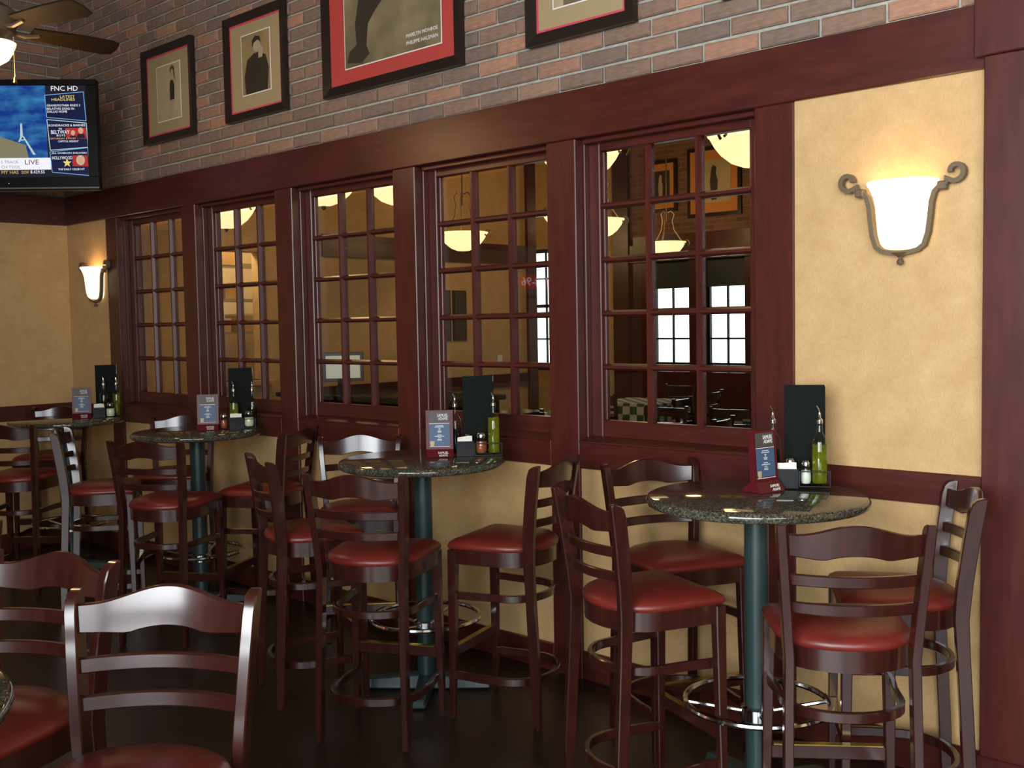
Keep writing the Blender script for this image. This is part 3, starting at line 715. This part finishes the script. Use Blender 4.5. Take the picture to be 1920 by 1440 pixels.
quad('red_patch', SRED, [(131, 292), (159, 292), (160, 313), (131, 312)], 2)
stx('JILL DOBSON DELIVERS', 93, 158, 286, 290, SWHT); stx('HOLLYWOOD', 94, 131, 293.5, 299.5, SWHT, 5)
star = []
for i in range(10):
    a = math.pi/2+i*math.pi/5; r_ = 8.5 if i % 2 == 0 else 3.6; star.append((121+r_*math.cos(a), 306-r_*math.sin(a)))
quad('star_shape', SYEL, star, 3)
quad('host_hair', SHAR, ell(146, 301, 8, 9.5), 3); quad('host_head', SSKN, ell(146, 301.5, 5, 6.5), 4)
stx('THE DAILY CELEB HIT', 104, 153, 316, 319.5, SWHT)
stx("S TRACK", 0, 32, 300.5, 306, SGRY); stx('CH TOOL', 0, 35, 310, 315.5, SGRY); stx('LIVE', 44, 69, 299.5, 308.5, SDRD)
stx('MY HAS', 0, 31, 319.5, 325.5, SORG); stx('DOW', 37, 50, 320, 325.5, SORG); stx('8,429.55', 53, 79, 319.5, 326, SWHT)
bx('power_light', SWHT, tv, tx(13), tx(14.2), -.0135, -.012, tz(344), tz(342.8))
ar = empty('wall_arm', parent=tv)
bx('arm_plate', BLACK, ar, -.12, .12, .10, .13, -.10, .10)
_ti = (Matrix.Translation(tv.location) @ Matrix.Rotation(-YAW+.06, 4, 'Z')).inverted()
MB().tube([(0, .12, 0), (.05, .40, 0), _ti @ Vector((XL+.005, -.35, tv.location.z))], .025, 8).build('arm_bar', BLACK, ar)
MB().box(-.02, 0, -.1, .1, -.12, .12).build('wall_plate', BLACK, ar).matrix_local = _ti @ Matrix.Translation((XL+.022, -.35, tv.location.z))
tag(tv, 'flat television showing news high in the corner by the brick', 'television')

# ------------------------------------------------------------------ ceiling fan
FC = Vector((-5.50, -1.61, 3.20))
fan = empty('ceiling_fan', FC)
MB().tube([(0, 0, .12), (0, 0, H-FC.z)], .016, 10).build('down_rod', BRONZE, fan, smooth=True)
MB().lathe([(0, .13), (.06, .12), (.12, .08), (.13, .02), (.11, -.03), (.06, -.05), (0, -.05)], 24).build('motor_housing', BRONZE, fan, smooth=True)
a0 = math.atan2(-.988+1.61, -5.485+5.50)
for i in range(5):
    a = a0-i*math.radians(72)
    b = empty('blade_arm', (0, 0, 0), a, fan)
    MB().tube([(.10, 0, -.01), (.17, 0, -.02), (.24, 0, -.005)], .012, 6).build('bracket', BRONZE, b)
    prof = [(.20, -.05), (.45, -.068), (.60, -.070), (.645, -.055), (.655, 0), (.645, .055), (.60, .070), (.45, .068), (.20, .05)]
    tl = -.28
    MB().prism(prof, lambda x, y: (x, y, -.004+y*tl), lambda x, y: (x, y, .004+y*tl)).build('blade', BLADE, b)
MB().lathe([(.04, -.05), (.06, -.07), (.117, -.085)], 20).build('light_kit', BRONZE, fan, smooth=True)
MB().lathe([(0, -.195), (.04, -.187), (.08, -.160), (.105, -.12), (.117, -.085), (.119, -.080)], 28).build('light_bowl', glow('fan_bowl_glass', (1, .74, .42), 2.6), fan, smooth=True)
MB().tube([(.07, .085, -.05), (.07, .085, -.25)], .0022, 6).build('pull_chain', BRASS, fan)
MB().lathe([(0, -.28), (.010, -.275), (.006, -.25), (0, -.248)], 8, (.07, .085, 0)).build('pull_knob', BRASS, fan)
tag(fan, 'dark wooden ceiling fan with glowing bowl light near the brick corner', 'ceiling fan')
point('fan_bulb', FC+Vector((0, 0, -.27)), 20, WARM, .12)

# ------------------------------------------------------------------ dining room beyond the windows
DY = 8.4
# partition on the line of the left wall, with the kitchen pass
pw_ = struct(empty('wall_partition'))
KY0, KY1, KZ0, KZ1 = 1.36, 1.84, 1.20, 2.38
for d in ((XL-.2, XL, .2, KY0, 0, H), (XL-.2, XL, KY1, 5.45, 0, H), (XL-.2, XL, KY0, KY1, 0, KZ0), (XL-.2, XL, KY0, KY1, KZ1, H)): bx('wall_panel', TAN, pw_, *d)
struct(bx('trim_30', TRIMH, None, XL, XL+.03, 2.5, 5.45, 2.36, 2.58)); struct(bx('trim_31', TRIMH, None, XL, XL+.03, 2.0, 5.45, .95, 1.10))
struct(bx('trim_32', TRIM, None, XL-.22, XL+.04, 5.45, 5.60, 0, H))
# kitchen behind the pass
kw = struct(empty('wall_kitchen'))
bx('wall_panel', KITW, kw, -10.2, -10.1, .2, 3.4, 0, H); bx('wall_panel', KITW, kw, -10.1, XL-.2, .2, .3, 0, H); bx('wall_panel', KITW, kw, -10.1, XL-.2, 3.3, 3.4, 0, H)
point('kitchen_bulb', (-9.0, 1.5, 2.9), 110, (1, .80, .50), .15)
sh = empty('kitchen_shelf', (-9.3, 2.0, 0)); 
for z in (1.35, 1.62, 1.95, 2.3): bx('shelf_board', STEEL, sh, -.25, .25, -.9, .9, z, z+.02)
for x in (-.24, .22):
    for y in (-.9, .88): bx('shelf_post', STEEL, sh, x, x+.02, y, y+.02, 0, 2.5)
tag(sh, 'steel kitchen shelf seen through the lit pass behind the fourth window', 'shelf')
for i, (y, z, wd, hh) in enumerate(((1.50, 1.97, .16, .10), (1.75, 1.97, .22, .14), (2.05, 1.97, .2, .11), (1.55, 1.64, .2, .09), (1.85, 1.64, .3, .12), (2.2, 1.64, .24, .16))):
    t = empty('storage_box', (-9.25, y, z+.002)); bx('box_body', CARD, t, -.12, .12, -wd/2, wd/2, 0, hh, bevel=.003); bx('box_lid', KITW, t, -.123, .123, -wd/2-.003, wd/2+.003, hh, hh+.02, bevel=.003)
    tag(t, ('smallest cardboard box on the upper kitchen shelf', 'tallest cardboard box on the upper kitchen shelf', 'medium cardboard box at the end of the upper kitchen shelf',
        'lowest cardboard box on the kitchen shelf under the smallest box', 'widest cardboard box on the lower kitchen shelf', 'tallest cardboard box on the lower kitchen shelf')[i], 'box', 'boxes on the kitchen shelf')
hood = MB().prism([(-.3, 2.28), (.3, 2.28), (.2, 2.42), (-.2, 2.42)], lambda y, z: (-8.95, 1.62+y, z), lambda y, z: (-8.75, 1.62+y, z)).build('heat_lamp_hood', KITW); tag(hood, 'cream heat lamp hood inside the kitchen pass', 'hood')
struct(bx('trim_33', CREAM, None, XL-.2, XL+.12, KY0-.04, KY1+.04, KZ0-.04, KZ0))
# order counter with register under the third window
ct = empty('order_counter', (-6.9, 2.2, 0)); bx('counter_body', BLACK, ct, -1.2, .9, -.35, .35, 0, 1.05, bevel=.01); bx('counter_top', BOARD, ct, -1.24, .94, -.39, .39, 1.05, 1.09, bevel=.008)
for k_ in range(3): MB().tube([(.30+.04*k_, -.36, 1.095), (.42+.04*k_, -.1, 1.16), (.5+.04*k_, .2, 1.10)], .006, 6).build('chrome_rail', CHROME, ct)
tag(ct, 'black order counter behind the third window from the pilaster', 'counter')
mo = empty('register_monitor', (-7.45, 2.06, 1.091), R_(50)); bx('monitor_frame', FRAMEB, mo, -.18, .18, -.015, .02, .10, .36, bevel=.004); bx('monitor_screen', glow('register_screen', (.42, .42, .34), .6), mo, -.15, .15, -.018, -.014, .13, .33); bx('monitor_stand', BLACK, mo, -.05, .05, -.03, .05, 0, .12)
tag(mo, 'register monitor with pale screen on the black order counter', 'monitor')
for y, lab in ((4.10, 'dark framed picture on the tan partition, nearer the window wall'), (4.34, 'dark framed picture on the tan partition, farther from the window wall')):
    t = empty('wall_picture', (XL, y, 1.5)); bx('frame', FRAMEB, t, 0, .02, -.1, .1, 0, .55); bx('print', SEPIA_D, t, .02, .023, -.08, .08, .02, .53); tag(t, lab, 'picture')
t = empty('light_switch', (XL, 4.98, 1.2)); bx('switch_plate', WHITE, t, 0, .008, -.035, .035, 0, .12); bx('switch_toggle', WHITE, t, .008, .016, -.006, .006, .05, .07); tag(t, 'white light switch plate on the tan partition', 'light switch')
# far wall with the bright street windows
wd_ = struct(empty('wall_dining'))
WINS = [(-10.95, -10.30, .95, 2.80, 0), (-8.62, -7.98, 1.05, 2.50, .42), (-7.74, -7.12, 1.05, 2.50, .42), (-6.88, -6.26, 1.05, 2.50, .42)]
xs = [-14.0]
for a, b, z0, z1, s_ in WINS:
    mt = TAN if a < -9.1 else TRIM
    bx('wall_panel', mt, wd_, a, b, DY, DY+.2, 0, z0); bx('wall_panel', mt, wd_, a, b, DY, DY+.2, z1, 2.86); xs += [a, b]
xs.append(0.5)
for a, b in zip(xs[::2], xs[1::2]):
    if a < -9.1 and b > -9.1:
        bx('wall_panel', TAN, wd_, a, -9.1, DY, DY+.2, 0, 2.86); bx('wall_panel', TRIM, wd_, -9.1, b, DY, DY+.2, 0, 2.86)
    else: bx('wall_panel', TAN if b < -9 or a > -6.3 else TRIM, wd_, a, b, DY, DY+.2, 0, 2.86)
bx('brick_face', FBRICK, wd_, -9.1, .5, DY, DY+.2, 2.86, H); bx('wall_panel', TAN, wd_, -14, -9.1, DY, DY+.2, 2.86, H)
struct(bx('trim_34', TRIM, None, -9.22, -8.95, DY-.06, DY, 0, H)); struct(bx('trim_35', TRIMH, None, -8.95, .5, DY-.04, DY, 2.50, 2.74))
bx('wall_panel', TAN, wd_, .5, .7, .2, DY+.2, 0, H); bx('wall_panel', TAN, wd_, -14.2, -14, 3.4, DY+.2, 0, H); bx('wall_panel', TAN, wd_, -14.2, -10.2, 3.3, 3.5, 0, H)
for i, (a, b, z0, z1, s_) in enumerate(WINS):
    t = struct(empty('window_%d' % (i+6), ((a+b)/2, DY+.08, z0))); W, Hh = b-a, z1-z0
    for d in ((-W/2, -W/2+.04, 0, Hh), (W/2-.04, W/2, 0, Hh), (-W/2, W/2, 0, .05), (-W/2, W/2, Hh-.05, Hh), (-W/2, W/2, Hh*.52, Hh*.52+.05)): bx('frame_bar', BLACK, t, d[0], d[1], 0, .05, d[2], d[3])
    bx('muntin', BLACK, t, -.012, .012, .01, .04, 0, Hh)
    for f_ in (.26, .76): bx('muntin', BLACK, t, -W/2, W/2, .01, .04, Hh*f_-.012, Hh*f_+.012)
    bx('pane', PANE, t, -W/2+.04, W/2-.04, .022, .026, .05, Hh-.05)
    if s_:
        bx('blind', SHADEG, t, -W/2+.02, W/2-.02, -.03, -.02, Hh*.74, Hh-.02)
for x0, x1, z0, z1, lab in ((-8.62, -8.19, 3.22, 3.83, 'small orange-matted picture on the dining room brick'), (-7.92, -7.20, 3.10, 3.92, 'large orange-matted picture on the dining room brick')):
    t = empty('dining_picture', ((x0+x1)/2, DY, z0)); W, Hh = x1-x0, z1-z0
    bx('frame', FRAMEB, t, -W/2-.05, W/2+.05, -.03, 0, -.05, Hh+.05); bx('mat', MATORG, t, -W/2, W/2, -.034, -.03, 0, Hh)
    q = bx('print', PH_PALE if W > .5 else SEPIA_D, t, -W*.36, W*.36, -.037, -.034, Hh*.16, Hh*.84)
    MB().prism([(-.03, .2), (.05, .2), (.07, .5), (.04, .62), (.05, .72), (0, .76), (-.03, .70), (-.05, .5)], lambda a_, b_: (a_*W*1.4, -.037, b_*Hh), lambda a_, b_: (a_*W*1.4, -.0385, b_*Hh)).build('figure_shape', SEPIA_D if W > .5 else PH_PALE, t)
    tag(t, lab, 'picture')
# pendant bowls
def pendant():
    t = empty('pendant_lamp'); R = .235
    MB().lathe([(0, 0), (.06, .006), (.12, .030), (.175, .075), (.21, .12), (R, .165), (R+.012, .178), (R+.012, .184)], 32).build('glass_bowl', BOWL, t, smooth=True)
    MB().lathe([(0, -.03), (.012, -.02), (.02, 0), (0, .004)], 10).build('finial', BRONZE, t, smooth=True)
    for i in range(3):
        a = 2*math.pi*i/3+.4; c, s = math.cos(a), math.sin(a)
        pts = []
        for k_ in range(12):
            q = math.radians(-60+k_*28); rr = .045-.0022*k_; pts.append((R+.02+rr*math.cos(q), .165+rr*math.sin(q)))
        MB().tube([(c*u, s*u, v) for u, v in pts], .008, 6).build('scroll', BRONZE, t, smooth=True)
        MB().tube([(c*.21, s*.21, .17), (c*.10, s*.10, .33), (c*.075, s*.075, .45), (c*.10, s*.10, .53), (c*.06, s*.06, .575), (c*.015, s*.015, .56)], .008, 6).build('scroll_arm', BRONZE, t, smooth=True)
    return t
pend0 = pendant()
PEND = [((-7.46, 3.60), 'glowing bowl pendant with scrolls hanging before the tan partition'), ((-6.43, 4.47), 'glowing bowl pendant with scroll, seen beside the dark dining room column'),
        ((-7.75, 7.55), 'glowing bowl pendant hanging before the dining room brick and street windows'), ((-2.95, 1.37), 'large glowing bowl pendant behind the window nearest the pilaster, beside the pilaster end'),
        ((-3.90, 1.05), 'large glowing bowl pendant behind the window nearest the pilaster, away from the pilaster'), ((-6.15, 3.65), 'glowing bowl pendant near the post between the two windows nearest the pilaster'),
        ((-5.85, .68), 'bright bowl pendant closest behind the third window from the pilaster'), ((-5.50, 1.05), 'bright bowl pendant a little deeper behind the third window from the pilaster'), ((-7.65, 1.05), 'bright bowl pendant behind the fourth window from the pilaster')]
for i, ((x, y), lab) in enumerate(PEND):
    o = pend0 if i == 0 else copy_tree(pend0)
    zb = 2.40 if i == 0 else 2.5
    o.location = (x, y, zb); tag(o, lab, 'pendant lamp', 'bowl pendants in the dining room')
for o in [q for q in list(COL.objects) if q.get('category') == 'pendant lamp']:
    L_ = H-o.location.z
    MB().tube([(0, 0, .45), (0, 0, 1.0), (0, 0, L_)], .008, 6).build('chain', BRONZE, o)
    MB().lathe([(0, L_-.04), (.05, L_-.035), (.06, L_), (0, L_)], 12).build('canopy', BRONZE, o)
for x, y, e in ((-6.6, 4.2, 30), (-3.4, 1.6, 13), (-6.9, 1.3, 24), (-7.6, 7.0, 24), (-10.5, 6.2, 40)): point('dining_fill', (x, y, 3.0), e, WARM, .15)  # points beside the pendants carry their light; the leftmost is added, with no pendant
# dining tables and chairs
def dining_table(x, y, rz, lab):
    t = empty('dining_table', (x, y, 0), rz); bx('table_top', CHECK, t, -.42, .42, -.42, .42, .74, .76, bevel=.004)
    m = MB(); n = 24
    for sgn, ax in ((-1, 0), (1, 0), (-1, 1), (1, 1)):
        secs = []
        for i in range(n+1):
            u = -.42+.84*i/n; off = .422+.008*math.sin(i*1.7)
            f = (lambda o_, z_: (sgn*o_, u, z_)) if ax == 0 else (lambda o_, z_: (u, sgn*o_, z_))
            secs.append([f(.42, .755), f(.426, .755), f(off+.012, .56), f(off+.006, .56)])
        m.sweep(secs)
    m.build('cloth_drop', CHECK, t)
    MB().tube([(0, 0, .03), (0, 0, .74)], .04, 10).build('pedestal', BLACK, t)
    for k_ in range(4):
        c, s = math.cos(k_*math.pi/2), math.sin(k_*math.pi/2); MB().tube([(0, 0, .03), (c*.3, s*.3, .025)], .022, 6).build('foot', BLACK, t)
    tag(t, lab, 'table', 'checked dining tables')
def dining_chair():
    t = empty('dining_chair')
    for s in (-1, 1):
        MB().sweep([[(s*x+a*.014, y+b*.018, z) for a, b in ((-1, -1), (1, -1), (1, 1), (-1, 1))] for x, y, z in ((.19, -.21, 0), (.18, -.19, .44), (.185, -.205, .65), (.20, -.25, .90))]).build('back_post', WOOD, t)
        MB().sweep([[(s*.19+a*h_, .19+b*h_, z) for a, b in ((-1, -1), (1, -1), (1, 1), (-1, 1))] for z, h_ in ((0, .012), (.44, .019))]).build('leg', WOOD, t)
    for z, hh, y in ((.84, .04, -.24), (.73, .016, -.22), (.64, .016, -.205)):
        MB().sweep([[(u*.19, y-.03*(1-u*u)+dy, z+dz) for dy, dz in ((-.009, -hh), (.009, -hh), (.009, hh), (-.009, hh))] for u in (-1, -.5, 0, .5, 1)]).build('back_slat', WOOD, t, smooth=True)
    MB().prism(seat_outline(.98), lambda x, y: (x, y, .42), lambda x, y: (x, y, .455)).build('seat_frame', WOOD, t)
    MB().sweep([[(x*k_, y*k_, z) for x, y in seat_outline(1)] for k_, z in ((.98, .455), (1, .465), (.9, .485), (.4, .497))]).build('seat', VINYL, t, smooth=True)
    return t
dc0 = dining_chair(); first = True
DT = [(-5.05, 5.3, 8, 'green checked dining table farthest from the dark dining room column', 'outer green checked table'), (-7.15, 6.15, 5, 'green checked dining table beside the dark dining room column', 'checked table by the dark column'),
      (-5.35, 3.35, 10, 'green checked dining table closest to the window nearest the pilaster', 'checked table nearest the windows'), (-7.2, 4.15, 0, 'green checked dining table nearest the tan partition', 'checked table by the tan partition'), (-5.3, 7.2, 0, 'green checked dining table under the street windows', 'checked table under the street windows')]
SIDE = {0: 'on its window-wall side', 90: 'on its far-from-partition side', 180: 'on its street side', 270: 'on its partition side'}
for x, y, a, lab, short in DT:
    dining_table(x, y, R_(a), lab)
    for ang in (0, 90, 180, 270):
        th = R_(a+ang); cx_, cy_ = x+.66*math.sin(th), y-.66*math.cos(th)
        o = dc0 if first else copy_tree(dc0); first = False
        o.location = (cx_, cy_, 0); o.rotation_euler = (0, 0, th)
        tag(o, 'dark ladder-back chair at the %s, %s' % (short, SIDE[ang]), 'chair', 'dining chairs at checked tables')

# ------------------------------------------------------------------ television on the left wall, out of frame, mirrored in the panes
t2 = empty('wall_television', (XL+.06, -5.45, 2.28), math.pi/2)
bx('bezel', BLACK, t2, -.52, .52, -.02, .04, -.32, .32, bevel=.004)
sc2 = bx('screen', glow('advert_screen', (.16, .13, .09), .8), t2, -.48, .48, -.024, -.02, -.28, .28)
bx('banner', glow('advert_red', (.75, .03, .03), 1.5), sc2, -.48, .48, -.027, -.024, -.20, -.04)
text('800-798-96', -.42, -.165, .84, .10, glow('advert_white', (.9, .9, .9), 2.5), sc2, y=-.029, name='caption')
bx('wall_bracket', BLACK, t2, -.1, .1, .04, .06, -.1, .1)
tag(t2, 'wall television with a red telephone number banner, mirrored in the window panes', 'television')
